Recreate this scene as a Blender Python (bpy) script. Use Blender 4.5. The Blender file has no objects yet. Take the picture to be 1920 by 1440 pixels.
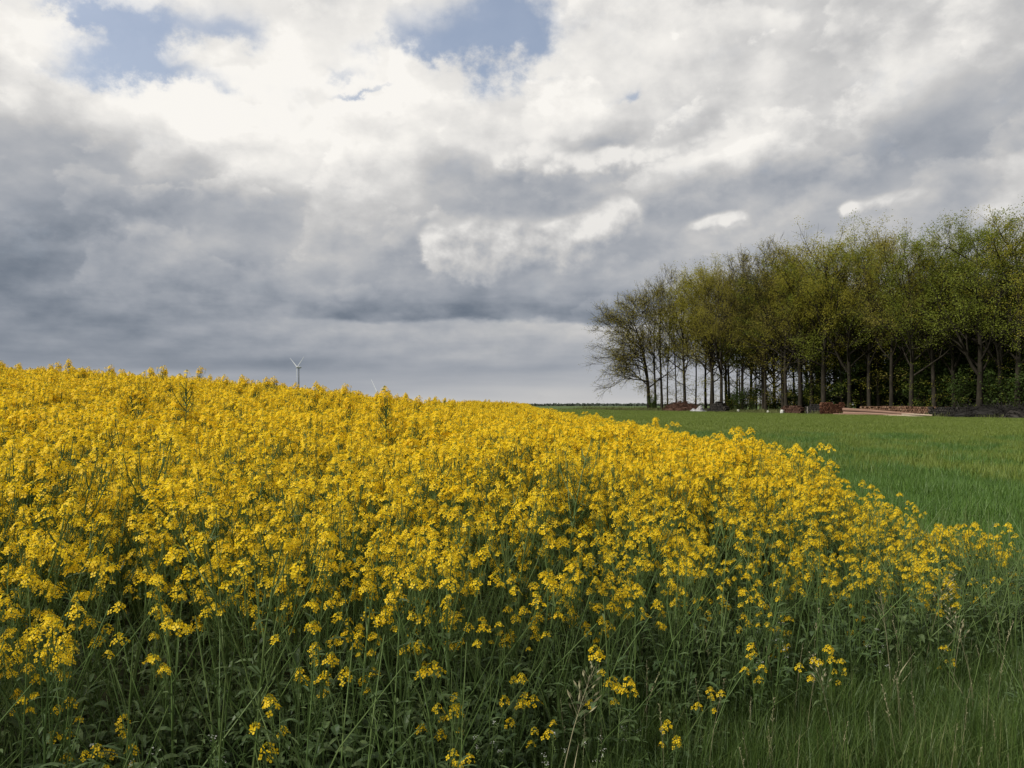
import bpy, math, random
import numpy as np
from mathutils import Vector, Matrix, Euler
R = math.radians
sc = bpy.context.scene
COL = sc.collection
F = 1507.0; HZ = 760.0; CX = 960.0; EYE = 1.65
SUN_AZ, SUN_EL = -108.0, 42.0        # degrees, azimuth from +Y towards +X

# ------------------------------------------------------------------ node expression helper
class X:
    nt = None
    def __init__(s, sock): s.s = sock
    def _b(op, a, b=None, c=None, clamp=False):
        n = X.nt.nodes.new('ShaderNodeMath'); n.operation = op; n.use_clamp = clamp
        for i, v in enumerate((a, b, c)):
            if v is None: continue
            if isinstance(v, X): X.nt.links.new(v.s, n.inputs[i])
            else: n.inputs[i].default_value = v
        return X(n.outputs[0])
    def __add__(a, b): return X._b('ADD', a, b)
    __radd__ = __add__
    def __sub__(a, b): return X._b('SUBTRACT', a, b)
    def __rsub__(a, b): return X._b('SUBTRACT', b, a)
    def __mul__(a, b): return X._b('MULTIPLY', a, b)
    __rmul__ = __mul__
    def __truediv__(a, b): return X._b('DIVIDE', a, b)
    def __rtruediv__(a, b): return X._b('DIVIDE', b, a)
def fmin(a, b): return X._b('MINIMUM', a, b)
def fmax(a, b): return X._b('MAXIMUM', a, b)
def fexp(a): return X._b('EXPONENT', a)
def sstep(lo, hi, v):
    n = X.nt.nodes.new('ShaderNodeMapRange'); n.interpolation_type = 'SMOOTHSTEP'
    X.nt.links.new(v.s, n.inputs['Value']); n.inputs['From Min'].default_value = lo; n.inputs['From Max'].default_value = hi
    return X(n.outputs['Result'])
def vec(x, y, z):
    n = X.nt.nodes.new('ShaderNodeCombineXYZ')
    for i, v in enumerate((x, y, z)):
        if isinstance(v, X): X.nt.links.new(v.s, n.inputs[i])
        else: n.inputs[i].default_value = v
    return n.outputs[0]
def noise(v, scale, detail=6, rough=.55, w=0.0, lac=2.0):
    n = X.nt.nodes.new('ShaderNodeTexNoise'); n.noise_dimensions = '4D'
    if v is not None: X.nt.links.new(v, n.inputs['Vector'])
    n.inputs['W'].default_value = w; n.inputs['Scale'].default_value = scale
    n.inputs['Detail'].default_value = detail; n.inputs['Roughness'].default_value = rough; n.inputs['Lacunarity'].default_value = lac
    return X(n.outputs[0])
def mixc(f, a, b):
    n = X.nt.nodes.new('ShaderNodeMix'); n.data_type = 'RGBA'
    ins = [i for i in n.inputs if i.enabled]
    for i, v in zip(ins, (f, a, b)):
        if isinstance(v, X): X.nt.links.new(v.s, i)
        elif hasattr(v, 'is_linked'): X.nt.links.new(v, i)
        else: i.default_value = v if not isinstance(v, tuple) else (*v, 1)
    return [o for o in n.outputs if o.enabled][0]
def ramp(f, stops, interp='LINEAR'):
    n = X.nt.nodes.new('ShaderNodeValToRGB'); cr = n.color_ramp; cr.interpolation = interp
    while len(cr.elements) < len(stops): cr.elements.new(.5)
    for e, (p, c) in zip(cr.elements, stops):
        e.position = p; e.color = (c, c, c, 1) if not isinstance(c, tuple) else (*c, 1)
    X.nt.links.new(f.s, n.inputs[0])
    return n.outputs[0]
def s2l(v):
    v = v/255.0
    return v/12.92 if v <= .04045 else ((v+.055)/1.055)**2.4
def srgb(r, g, b): return (s2l(r), s2l(g), s2l(b))
# ------------------------------------------------------------------ sky: clear-air sky texture behind procedural cloud layers
def azel(px, py):
    a = math.degrees(math.atan((px-CX)/F)); e = math.degrees(math.atan((HZ-py)/math.hypot(F, px-CX)))
    return a, e
def make_sky():
    w = bpy.data.worlds.new("World"); sc.world = w; w.use_nodes = True
    nt = w.node_tree; nt.nodes.clear(); X.nt = nt
    out = nt.nodes.new('ShaderNodeOutputWorld'); bg = nt.nodes.new('ShaderNodeBackground')
    nt.links.new(bg.outputs[0], out.inputs[0])
    STR = .1; bg.inputs['Strength'].default_value = STR
    sky = nt.nodes.new('ShaderNodeTexSky'); sky.sky_type = 'NISHITA'; sky.sun_disc = False
    sky.sun_elevation = R(SUN_EL); sky.sun_rotation = R(SUN_AZ); sky.air_density = 1.0; sky.dust_density = 5.0
    tc = nt.nodes.new('ShaderNodeTexCoord'); sp = nt.nodes.new('ShaderNodeSeparateXYZ')
    nt.links.new(tc.outputs['Generated'], sp.inputs[0])
    x, y, z = (X(sp.outputs[i]) for i in range(3))
    az = X._b('ARCTAN2', x, y)*57.2958
    zc = fmax(z, 0.0)
    el = X._b('ARCSINE', fmin(zc, 1.0))*57.2958
    k = 1.0/(zc + .42)
    qx, qy = x*k, y*k
    se = math.sin(R(SUN_EL)); ks = math.cos(R(SUN_EL))/(se+.42)
    sx, sy = math.sin(R(-45))*ks, math.cos(R(-45))*ks
    def q(eps=0.0):
        if eps == 0: return vec(qx, qy, 0.0)
        return vec(qx + (sx-qx)*eps, qy + (sy-qy)*eps, 0.0)
    Q = q(); Q1 = q(.035); Q2 = q(.12)
    n_big = noise(Q, 1.1, 3, .5, 3.1); n_w1 = noise(Q, 2.6, 9, .55, 7.7); n_w2 = noise(Q, 2.6, 9, .55, 17.3)
    f0 = noise(Q, 5.0, 9, .52, 1.3); f1 = noise(Q1, 5.0, 9, .52, 1.3)
    g0 = noise(Q, 2.6, 5, .48, 5.2); g1 = noise(Q2, 2.6, 5, .48, 5.2)
    up = fmin(el*.05 + .04, 1.0)
    azw = az + (n_w1 - .5)*17.0*fmin(el*.05 + .25, 1.0)
    elw = el + (n_w2 - .5)*13.0*up
    # low-frequency brightness of the cloud deck by azimuth and elevation (sRGB grey levels)
    xs = [0, 240, 480, 720, 960, 1200, 1440, 1680, 1920]
    rows = [(-120, [236, 232, 232, 226, 220, 214, 206, 198, 190]),
            (0,   [246, 236, 238, 232, 228, 220, 207, 200, 189]),
            (90,  [246, 238, 242, 238, 230, 224, 213, 206, 192]),
            (180, [245, 246, 244, 238, 234, 224, 215, 214, 186]),
            (260, [200, 226, 243, 236, 222, 212, 209, 180, 176]),
            (340, [168, 182, 218, 208, 176, 177, 171, 168, 168]),
            (430, [146, 158, 172, 172, 164, 166, 168, 168, 176]),
            (520, [128, 143, 154, 154, 150, 157, 163, 166, 170]),
            (594, [122, 138, 145, 134, 126, 128, 150, 160, 160]),
            (606, [126, 138, 148, 170, 182, 184, 170, 165, 165]),
            (680, [132, 134, 137, 148, 158, 163, 165, 165, 165]),
            (730, [150, 152, 150, 158, 163, 166, 170, 170, 170]),
            (758, [172, 172, 172, 182, 190, 196, 196, 190, 190])]
    A0, A1 = azel(0, HZ)[0], azel(1920, HZ)[0]
    t = (azw - A0)/(A1-A0)
    t = fmin(fmax(t, 0.0), 1.0)
    L = None; prev = None
    for py, vals in reversed(rows):
        st = [((azel(px, HZ)[0]-A0)/(A1-A0), v/255.0) for px, v in zip(xs, vals)]
        r = X(ramp(t, st, 'EASE'))
        e = azel(CX, py)[1]
        if L is None: L = r
        else: L = L + (r - L)*sstep(prev, e, elw)
        prev = e
    # texture: soft billows, relief towards the sun
    hi = sstep(.5, 6.0, el)
    L = L + (f0 - .5)*.10*hi + (g0 - .5)*.08*hi + (f0 - f1)*.34*hi + (g0 - g1)*.24*hi
    l0 = noise(vec(az*.075 + (n_w1-.5)*.35, el*.115 + (n_w2-.5)*.35, 0.0), 1.5, 6, .5, 41.0); l1 = noise(vec((az-1.4)*.075 + (n_w1-.5)*.35, (el+1.4)*.115 + (n_w2-.5)*.35, 0.0), 1.5, 6, .5, 41.0)
    L = L + ((l0 - l1)*.30 + (l0 - .5)*.10)*sstep(2.0, 7.0, el)
    def puffs(L, sc2, w, amp, lo, hi2, wide):
        u = vec(az*.07 + (n_w1-.5)*.18, el*.10 + (n_w2-.5)*.18, 0.0); v = vec((az-wide)*.07 + (n_w1-.5)*.18, (el+wide)*.10 + (n_w2-.5)*.18, 0.0)
        a0 = noise(u, sc2, 7, .56, w); a1 = noise(v, sc2, 7, .56, w)
        d = sstep(lo, hi2, a0)*sstep(2.5, 8.0, el)
        return L + d*(sstep(6.0, 17.0, el)*.55 + .45)*((a0 - a1)*amp*3.6 + amp*.30 - (a0 - lo)*amp*2.2)
    L = puffs(L, 1.25, 51.0, .22, .47, .55, 1.3)
    L = puffs(L, 2.4, 61.0, .17, .50, .56, .7)
    # thin stretched bands low down
    band = noise(vec(az*.05, el*.55, 0.0), 1.0, 7, .6, 2.2)
    L = L + (band - .5)*.20*sstep(14.0, 5.0, el)*sstep(.1, 1.5, el)
    def gsum(lst, da=0.0, de=0.0, aw=az, ew=el):
        tot = None
        for (px, py, wx, wy, amp, *rot) in lst:
            a, e = azel(px, py); s = 57.2958/F
            u = (aw + (da-a))/(wx*s); v = (ew + (de-e))/(wy*s)
            if rot:
                c_, s_ = math.cos(R(rot[0])), math.sin(R(rot[0]))
                u, v = u*c_ + v*(s_*wy/wx), v*c_ - u*(s_*wx/wy)
            g = fexp((u*u + v*v)*-1.0)*amp
            tot = g if tot is None else tot + g
        return tot
    bw = (noise(vec(az*.11, el*.14, 0.0), 2.2, 5, .55, 4.4) - .5)
    bz = (noise(vec(az*.11, el*.14, 0.0), 1.6, 8, .55, 14.4) - .5)
    soft = [(1500, 235, 330, 26, .11, 17), (1330, 285, 110, 22, .10, 12), (1640, 300, 220, 40, -.07, 8), (1320, 225, 70, 26, -.10, 22), (1130, 262, 90, 18, -.10),
            (130, 260, 120, 55, -.06), (20, 210, 60, 50, .07), (360, 225, 210, 34, .09, -26), (560, 310, 130, 60, .09), (300, 390, 140, 70, -.04), (80, 420, 130, 80, -.03),
            (900, 583, 280, 18, -.07), (620, 640, 200, 14, -.03), (560, 682, 120, 10, -.05), (930, 620, 250, 14, .06), (1010, 733, 230, 11, .06), (640, 748, 200, 7, .05), (250, 700, 260, 8, .05), (1000, 690, 130, 9, -.04), (300, 450, 120, 50, .02), (640, 480, 160, 50, .05), (860, 330, 120, 50, -.04), (860, 664, 50, 9, .06), (930, 652, 60, 9, .07), (900, 470, 160, 60, -.08), (1100, 430, 140, 55, -.08), (1330, 410, 100, 36, -.05), (1660, 380, 120, 36, -.04), (960, 540, 200, 25, -.02)]
    L = L + gsum(soft, 0, 0, az + bw*7.0, el + bz*5.0*up)
    # small sunlit cumulus heads
    cums = [(812, 465, 30, 36, .95), (880, 460, 62, 46, .75), (940, 465, 62, 50, .7), (905, 505, 50, 32, .55),
            (1050, 446, 75, 36, .85, 12), (1120, 430, 60, 36, .85, 20), (1163, 404, 30, 36, .95),
            (1330, 418, 46, 14, .62, 12), (1375, 405, 24, 14, .7),
            (1600, 392, 22, 15, .62), (1680, 373, 60, 16, .62, 8),
            (1060, 300, 48, 22, .6), (1145, 292, 50, 18, .75), (960, 290, 60, 20, .55, 8), (1230, 300, 70, 22, .62, 6), (1330, 262, 90, 22, .5, 16), (1250, 185, 34, 22, .5),
            (1880, 395, 50, 25, .5), (990, 232, 50, 30, .45)]
    b0 = noise(vec(az*.11, el*.13, 0.0), 2.3, 5, .5, 9.4)
    b1 = noise(vec((az - .35)*.11, (el + .5)*.13, 0.0), 2.3, 5, .5, 9.4)
    ed = noise(vec(az*.11, el*.13, 0.0), 7.0, 5, .6, 33.0) - .5
    aw, ew = az + bw*3.0 + ed*.7, el + (b0 - .5)*2.2 + ed*.5
    c0 = gsum(cums, 0, 0, aw, ew) + (b0 - .5)*.75
    c1 = gsum(cums, -.45, .75, aw, ew) + (b1 - .5)*.75
    cm = sstep(.13, .50, c0)
    cl = .79 + (c0 - c1)*.25 + (b0 - b1)*1.0 + ed*.16 - (c0 - .5)*.05
    cl = fmin(fmax(cl, L + .03), .945)
    L = L + (cl - L)*cm*.92
    L = L + sstep(.86, .5, L)*.065
    L = L - sstep(.86, 1.05, L)*.05
    L = fmin(fmax(L, .36), .965)
    lin = X(ramp(L, [(i/12, s2l(i/12*255)) for i in range(13)]))
    tint = ramp(L, [(.42, (.80, 1.0, 1.30)), (.52, (.875, 1.0, 1.20)), (.64, (.94, 1.0, 1.11)), (.76, (1.005, 1.0, 1.0)), (.95, (1.03, 1.0, .95))])
    sc_ = nt.nodes.new('ShaderNodeVectorMath'); sc_.operation = 'SCALE'
    nt.links.new(tint, sc_.inputs[0]); nt.links.new((lin*(1.0/STR)).s, sc_.inputs['Scale'])
    # gaps of blue
    holes = [(905, 62, 115, 52, .95), (960, 25, 70, 50, .8), (800, 85, 70, 30, .7), (1000, 105, 36, 40, .6), (745, 40, 40, 30, .4), (880, 0, 90, 30, .4),
             (200, 100, 95, 34, .95, 20), (345, 142, 70, 24, .95), (150, 15, 60, 18, .8), (290, 35, 120, 30, .7), (430, 30, 60, 30, .6), (255, 75, 50, 60, .65),
             (690, 168, 50, 8, .72, 6), (640, 118, 50, 12, .42), (1200, 165, 26, 13, .6), (1170, 180, 40, 12, .3)]
    h0 = noise(vec(az*.11, el*.14, 0.0), 1.9, 9, .62, 21.0)
    hm = gsum(holes, 0, 0, az + bw*7.0 + ed*2.0, el + (h0 - .5)*7.0) + (h0 - .5)*1.7
    hm = sstep(.08, 1.1, hm)*.84
    sk = nt.nodes.new('ShaderNodeVectorMath'); sk.operation = 'SCALE'; nt.links.new(sky.outputs[0], sk.inputs[0]); sk.inputs['Scale'].default_value = 1.7
    col = mixc(hm, sc_.outputs[0], sk.outputs[0])
    nt.links.new(col, bg.inputs['Color'])
    w.cycles.sampling_method = 'MANUAL'; w.cycles.sample_map_resolution = 512
make_sky()
# ------------------------------------------------------------------ camera, sun, render settings
cam = bpy.data.cameras.new('camera'); co = bpy.data.objects.new('camera', cam); COL.objects.link(co)
cam.sensor_width = 36; cam.lens = 36*F/1920; cam.clip_end = 30000; cam.clip_start = .05
co.location = (0, 0, EYE); co.rotation_euler = (R(90) + math.atan((HZ-720)/F), 0, 0)
sc.camera = co
sl = bpy.data.lights.new('sun', 'SUN'); so = bpy.data.objects.new('sun', sl); COL.objects.link(so)
sl.energy = 4.6; sl.angle = R(9); sl.color = (1, .95, .87)
sd = Vector((math.sin(R(SUN_AZ))*math.cos(R(SUN_EL)), math.cos(R(SUN_AZ))*math.cos(R(SUN_EL)), math.sin(R(SUN_EL))))
so.rotation_euler = sd.to_track_quat('Z', 'Y').to_euler(); so.location = sd*300
vs = sc.view_settings; vs.view_transform = 'Standard'; vs.look = 'None'; vs.gamma = 1; vs.use_curve_mapping = False; vs.exposure = 0
sc.cycles.max_bounces = 6; sc.cycles.transparent_max_bounces = 8; sc.cycles.use_denoising = True
# ------------------------------------------------------------------ mesh builder
class MB:
    def __init__(s): s.v = []; s.f = []; s.m = []
    def face(s, pts, mi=0):
        b = len(s.v); s.v += [tuple(p) for p in pts]; s.f.append(tuple(range(b, b+len(pts)))); s.m.append(mi)
    def tube(s, pts, rad, n=5, mi=0, cap=True):
        b = len(s.v); pts = [Vector(p) for p in pts]; up = None
        for i, p in enumerate(pts):
            t = (pts[min(i+1, len(pts)-1)] - pts[max(i-1, 0)])
            if t.length < 1e-9: t = Vector((0, 0, 1))
            t.normalize()
            if up is None: up = t.orthogonal().normalized()
            a = (up - t*up.dot(t))
            a = a.normalized() if a.length > 1e-6 else t.orthogonal().normalized()
            up = a; c = t.cross(a)
            r = rad[i] if hasattr(rad, '__len__') else rad
            for k in range(n):
                w = 2*math.pi*k/n
                s.v.append(tuple(p + a*(math.cos(w)*r) + c*(math.sin(w)*r)))
        for i in range(len(pts)-1):
            for k in range(n):
                k2 = (k+1) % n
                s.f.append((b+i*n+k, b+i*n+k2, b+(i+1)*n+k2, b+(i+1)*n+k)); s.m.append(mi)
        if cap:
            s.f.append(tuple(b+k for k in reversed(range(n)))); s.m.append(mi)
            e = b+(len(pts)-1)*n
            s.f.append(tuple(e+k for k in range(n))); s.m.append(mi)
    def add(s, o, M=None, mi=None):
        b = len(s.v)
        s.v += [tuple(M @ Vector(p)) for p in o.v] if M is not None else o.v
        s.f += [tuple(i+b for i in f) for f in o.f]
        s.m += o.m if mi is None else [mi]*len(o.f)
    def box(s, lo, hi, mi=0):
        (a, b, c), (d, e, f) = lo, hi
        q = len(s.v); s.v += [(a,b,c),(d,b,c),(d,e,c),(a,e,c),(a,b,f),(d,b,f),(d,e,f),(a,e,f)]
        for t in ((0,3,2,1),(4,5,6,7),(0,1,5,4),(1,2,6,5),(2,3,7,6),(3,0,4,7)):
            s.f.append(tuple(q+i for i in t)); s.m.append(mi)
    def mesh(s, name, mats, smooth=False):
        me = bpy.data.meshes.new(name); me.from_pydata(s.v, [], s.f); me.update()
        for m in mats: me.materials.append(m)
        if len(mats) > 1: me.polygons.foreach_set('material_index', s.m)
        if smooth: me.polygons.foreach_set('use_smooth', [True]*len(s.f))
        return me
def link(name, data, parent=None, loc=None, col=None):
    o = bpy.data.objects.new(name, data); (col or COL).objects.link(o)
    if parent is not None: o.parent = parent
    if loc is not None: o.location = loc
    return o
def tag(o, label=None, cat=None, group=None, kind=None):
    for k, v in (('label', label), ('category', cat), ('group', group), ('kind', kind)):
        if v: o[k] = v
    return o
def thing(name, loc, label, cat, group=None, rz=0):
    o = link(name, None, None, loc); o.rotation_euler = (0, 0, rz); o.empty_display_size = .2
    return tag(o, label, cat, group)
# ------------------------------------------------------------------ terrain
def sm(a, b, v):
    t = min(max((v-a)/(b-a), 0.0), 1.0); return t*t*(3-2*t)
def gz(x, y):
    pl = 1.3*math.tanh((.0085*y - .0100*x)/1.3)
    r = math.hypot(x, y)
    # low rise on the left whose crest hides what lies behind
    T = sm(1.5, 17.5, y) * (1.0 - .75*sm(20, 75, y))
    e = .066*(4.2-x)
    e = 1.25*math.tanh(e/1.25) if e > 0 else .12*math.tanh(e/.12)
    e2 = -.42*math.exp(-((x-.4)/6.2)**2)*sm(5, 17, y)*sm(115, 60, y)
    near = .035*math.sin(x*1.7+.4)*math.sin(y*1.3+1.1)*sm(60, 20, r)
    far = -.03*max(0.0, r-260)*sm(260, 700, r)*.03
    return pl + e*T + e2 + near + far
def ray(px, y):          # ground point seen in column px at forward distance y
    x = (px-CX)/F*y
    return x, y, gz(x, y)
def front(x): return 3.45 + .48*x if x > 0 else (3.45 + .60*x if x > -3.3 else 1.47 + .1*(x+3.3))
def right(y): return 4.5 - .9*sm(5.6, 8.5, y) - .019*max(0, y-8) + .10*math.sin(y*.9)
def rape_edge(x, y):      # distance inside the crop, negative outside
    a = (y - front(x))*.857
    b = right(y) - x
    d = min(a, b)
    if a < .7 and b < .7 and a > 0 and b > 0: d = min(d, .7 - math.hypot(.7-a, .7-b))
    return d
# ------------------------------------------------------------------ materials
def new_mat(name, rough=.7, spec=.25):
    m = bpy.data.materials.new(name); m.use_nodes = True; X.nt = m.node_tree
    b = m.node_tree.nodes['Principled BSDF']; b.inputs['Roughness'].default_value = rough
    b.inputs['Specular IOR Level'].default_value = spec
    return m, b
def objrand():
    n = X.nt.nodes.new('ShaderNodeObjectInfo'); return X(n.outputs['Random'])
def coord(which='Object'):
    n = X.nt.nodes.new('ShaderNodeTexCoord'); return n.outputs[which]
def geopos():
    n = X.nt.nodes.new('ShaderNodeNewGeometry'); return n.outputs['Position']
def leafy(name, stops, scale=8.0, transl=.35, rough=.6, spec=.2, jitter=.5, w=0.0, isl=False, contrast=1.1):
    """foliage: colour from per-object random plus fine noise, with translucency"""
    m, b = new_mat(name, rough, spec)
    n = noise(coord(), scale, 3, .6, w)
    v = (n - .5)*contrast + .5 + (objrand() - .5)*jitter
    if isl:
        g = X.nt.nodes.new('ShaderNodeNewGeometry'); v = v + (X(g.outputs['Random Per Island']) - .5)*isl
    c = ramp(v, stops)
    X.nt.links.new(c, b.inputs['Base Color'])
    t = X.nt.nodes.new('ShaderNodeBsdfTranslucent'); X.nt.links.new(c, t.inputs['Color'])
    mx = X.nt.nodes.new('ShaderNodeMixShader'); mx.inputs[0].default_value = transl
    o = X.nt.nodes['Material Output']
    X.nt.links.new(b.outputs[0], mx.inputs[1]); X.nt.links.new(t.outputs[0], mx.inputs[2]); X.nt.links.new(mx.outputs[0], o.inputs['Surface'])
    return m
def solid(name, stops, scale=6.0, rough=.85, spec=.15, jitter=.3, stretch=(1, 1, 1), bump=0.0, detail=5, w=0.0):
    m, b = new_mat(name, rough, spec)
    mp = X.nt.nodes.new('ShaderNodeMapping'); mp.inputs['Scale'].default_value = stretch
    X.nt.links.new(coord(), mp.inputs['Vector'])
    n = noise(mp.outputs[0], scale, detail, .6, w)
    v = (n - .5)*1.6 + .5 + (objrand() - .5)*jitter
    X.nt.links.new(ramp(v, stops), b.inputs['Base Color'])
    if bump:
        bm = X.nt.nodes.new('ShaderNodeBump'); bm.inputs['Strength'].default_value = bump; bm.inputs['Distance'].default_value = .03
        X.nt.links.new(n.s, bm.inputs['Height']); X.nt.links.new(bm.outputs[0], b.inputs['Normal'])
    return m
M_petal = leafy('rape_petal', [(0, (.78, .50, .008)), (.5, (.88, .615, .013)), (1, (.94, .70, .028))], 14, .48, .55, .2, .4, isl=.5)
M_bud = leafy('rape_bud', [(0, (.22, .24, .02)), (1, (.48, .42, .03))], 40, .25)
M_stem = leafy('rape_stem', [(0, (.055, .098, .025)), (.5, (.088, .142, .038)), (1, (.135, .18, .060))], 9, .1)
M_rleaf = leafy('rape_leaf', [(0, (.034, .065, .021)), (.5, (.057, .097, .031)), (1, (.095, .135, .048))], 12, .28, .5, .35, .5, isl=.4)
M_grass = leafy('meadow_grass', [(0, (.032, .064, .012)), (.5, (.058, .102, .019)), (.88, (.09, .135, .030)), (1, (.15, .165, .06))], 5, .3, .5, .3, .5, isl=.7)
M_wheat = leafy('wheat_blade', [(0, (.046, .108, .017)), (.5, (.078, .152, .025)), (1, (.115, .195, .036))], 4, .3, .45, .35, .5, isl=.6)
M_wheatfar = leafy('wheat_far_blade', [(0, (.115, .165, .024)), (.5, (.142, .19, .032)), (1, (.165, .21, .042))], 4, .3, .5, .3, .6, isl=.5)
M_verge = leafy('verge_grass', [(0, (.095, .115, .034)), (.5, (.135, .15, .05)), (1, (.19, .19, .08))], 4, .3, .6, .2, .5, isl=.5)
M_seed = leafy('grass_seed', [(0, (.16, .16, .08)), (1, (.34, .31, .19))], 20, .2)
M_white = leafy('white_petal', [(0, (.62, .64, .58)), (1, (.80, .80, .74))], 20, .3)
M_bark = solid('bark', [(0, (.014, .012, .009)), (.5, (.032, .028, .021)), (1, (.062, .054, .041))], 3.5, .95, .05, .3, (1, 1, .25), .6)
def tree_leaf(name, a, b, c): return leafy(name, [(0, a), (.5, b), (1, c)], .5, .5, .6, .15, .5, isl=.22, contrast=1.9)
M_olive = tree_leaf('olive_spring_leaves', (.185, .18, .020), (.285, .27, .032), (.38, .345, .05))
M_green = tree_leaf('green_spring_leaves', (.125, .155, .020), (.195, .23, .032), (.265, .295, .05))
M_brown = tree_leaf('brownish_spring_leaves', (.19, .165, .034), (.27, .24, .046), (.35, .31, .066))
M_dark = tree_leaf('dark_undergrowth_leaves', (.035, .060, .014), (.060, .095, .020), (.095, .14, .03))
# ------------------------------------------------------------------ ground sheet
def grid_mesh(name, xs, ys, dz, mat, keep=None):
    v = []; f = []
    for y in ys:
        for x in xs: v.append((x, y, gz(x, y)+dz))
    W = len(xs)
    for j in range(len(ys)-1):
        for i in range(W-1):
            if keep and not keep((xs[i]+xs[i+1])/2, (ys[j]+ys[j+1])/2): continue
            f.append((j*W+i, j*W+i+1, (j+1)*W+i+1, (j+1)*W+i))
    me = bpy.data.meshes.new(name); me.from_pydata(v, [], f); me.update(); me.materials.append(mat)
    me.polygons.foreach_set('use_smooth', [True]*len(f))
    return me
def axis(lim, d0, g):
    out = [0.0]; d = d0
    while out[-1] < lim: out.append(out[-1]+d); d *= g
    return out
def ground_mat():
    m, b = new_mat('ground_soil_and_field', .95, .1)
    p = geopos(); sp = X.nt.nodes.new('ShaderNodeSeparateXYZ'); X.nt.links.new(p, sp.inputs[0])
    n = noise(p, 3.0, 6, .6); n2 = noise(p, .012, 4, .6, 4.0)
    soil = ramp(n, [(.3, (.020, .024, .012)), (.7, (.045, .050, .024))])
    fld = ramp(n2, [(.35, (.050, .085, .022)), (.5, (.065, .10, .03)), (.65, (.09, .10, .04))])
    far = sstep(140, 170, X(sp.outputs[1]))
    X.nt.links.new(mixc(far, soil, fld), b.inputs['Base Color'])
    return m
a = axis(6000, .45, 1.075)
xs = sorted({-v for v in a} | set(a)); ys = sorted({-v for v in axis(300, 1.5, 1.3)} | set(a))
tag(link('ground', grid_mesh('ground', xs, ys, 0, ground_mat())), kind='structure')
# wood floor and field floor, thin sheets over the ground
P0 = Vector((20.2, 125.0)); P1 = Vector((56.0, 82.0)); LD = (P1-P0).normalized(); LN = Vector((LD.y*-1, LD.x))   # LN points away into the wood
if LN.y < 0: LN = -LN
def line_at(px, off=0.0):
    """point of the wood edge in photo column px; off metres in front of it (towards the camera)"""
    k = (px-CX)/F; q0 = P0 - LN*off
    t = (k*q0.y - q0.x)/(LD.x - k*LD.y); p = q0 + LD*t
    return p.x, p.y, gz(p.x, p.y)
def in_wheat(x, y):
    if x < right(y) + .85 or y < 4.5: return False
    d = (Vector((x, y)) - P0).dot(LN)
    t = (Vector((x, y)) - P0).dot(LD)
    if t > -14: return d < -6.5 - .6*math.sin(t*.3)
    return y < 132
def wheat_mat():
    m, b = new_mat('wheat_field_floor', .9, .1)
    p = geopos()
    mp = X.nt.nodes.new('ShaderNodeMapping'); mp.inputs['Scale'].default_value = (.05, .35, 1); mp.inputs['Rotation'].default_value = (0, 0, R(12)); X.nt.links.new(p, mp.inputs['Vector'])
    n = noise(mp.outputs[0], 1.0, 6, .6, 1.5)*.6 + noise(p, 2.2, 5, .6)*.4
    X.nt.links.new(ramp(n, [(.35, (.026, .060, .014)), (.5, (.045, .090, .018)), (.65, (.075, .125, .026))]), b.inputs['Base Color'])
    return m
gx = [3 + i*1.2 for i in range(110)]; gy = [4 + i*1.2 for i in range(110)]
tag(link('wheat_field', grid_mesh('wheat_field', gx, gy, .012, wheat_mat(), in_wheat)), kind='structure')
# ------------------------------------------------------------------ scattering of uncountable growth by geometry nodes
def scatter(name, protos, pts, label=None, cat=None):
    """pts: (x, y, z, rx, ry, rz, scale, proto index); one stuff object holding all of them"""
    lib = bpy.data.collections.new(name + '_kinds')
    for i, (me, ) in enumerate(protos):
        o = bpy.data.objects.new('%s_kind_%02d' % (name, i), me); lib.objects.link(o)
    A = np.array(pts, dtype=np.float32)
    me = bpy.data.meshes.new(name); me.vertices.add(len(A)); me.vertices.foreach_set('co', A[:, :3].ravel())
    at = me.attributes.new('rot', 'FLOAT_VECTOR', 'POINT'); at.data.foreach_set('vector', np.ascontiguousarray(A[:, 3:6]).ravel())
    at = me.attributes.new('scl', 'FLOAT', 'POINT'); at.data.foreach_set('value', np.ascontiguousarray(A[:, 6]))
    at = me.attributes.new('idx', 'INT', 'POINT'); at.data.foreach_set('value', A[:, 7].astype(np.int32))
    o = link(name, me); tag(o, label, cat, kind='stuff')
    ng = bpy.data.node_groups.new(name + '_scatter', 'GeometryNodeTree')
    ng.interface.new_socket('Geometry', in_out='INPUT', socket_type='NodeSocketGeometry')
    ng.interface.new_socket('Geometry', in_out='OUTPUT', socket_type='NodeSocketGeometry')
    N = ng.nodes; Lk = ng.links
    gi = N.new('NodeGroupInput'); go = N.new('NodeGroupOutput'); ip = N.new('GeometryNodeInstanceOnPoints'); ci = N.new('GeometryNodeCollectionInfo')
    ci.inputs['Collection'].default_value = lib; ci.inputs['Separate Children'].default_value = True; ci.inputs['Reset Children'].default_value = True
    def attr(nm, ty):
        n = N.new('GeometryNodeInputNamedAttribute'); n.data_type = ty; n.inputs['Name'].default_value = nm
        return [q for q in n.outputs if q.enabled and q.name == 'Attribute'][0]
    Lk.new(gi.outputs[0], ip.inputs['Points']); Lk.new(ci.outputs[0], ip.inputs['Instance'])
    ip.inputs['Pick Instance'].default_value = True
    Lk.new(attr('idx', 'INT'), ip.inputs['Instance Index']); Lk.new(attr('rot', 'FLOAT_VECTOR'), ip.inputs['Rotation']); Lk.new(attr('scl', 'FLOAT'), ip.inputs['Scale'])
    Lk.new(ip.outputs[0], go.inputs[0])
    md = o.modifiers.new('scatter', 'NODES'); md.node_group = ng
    return o
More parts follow.
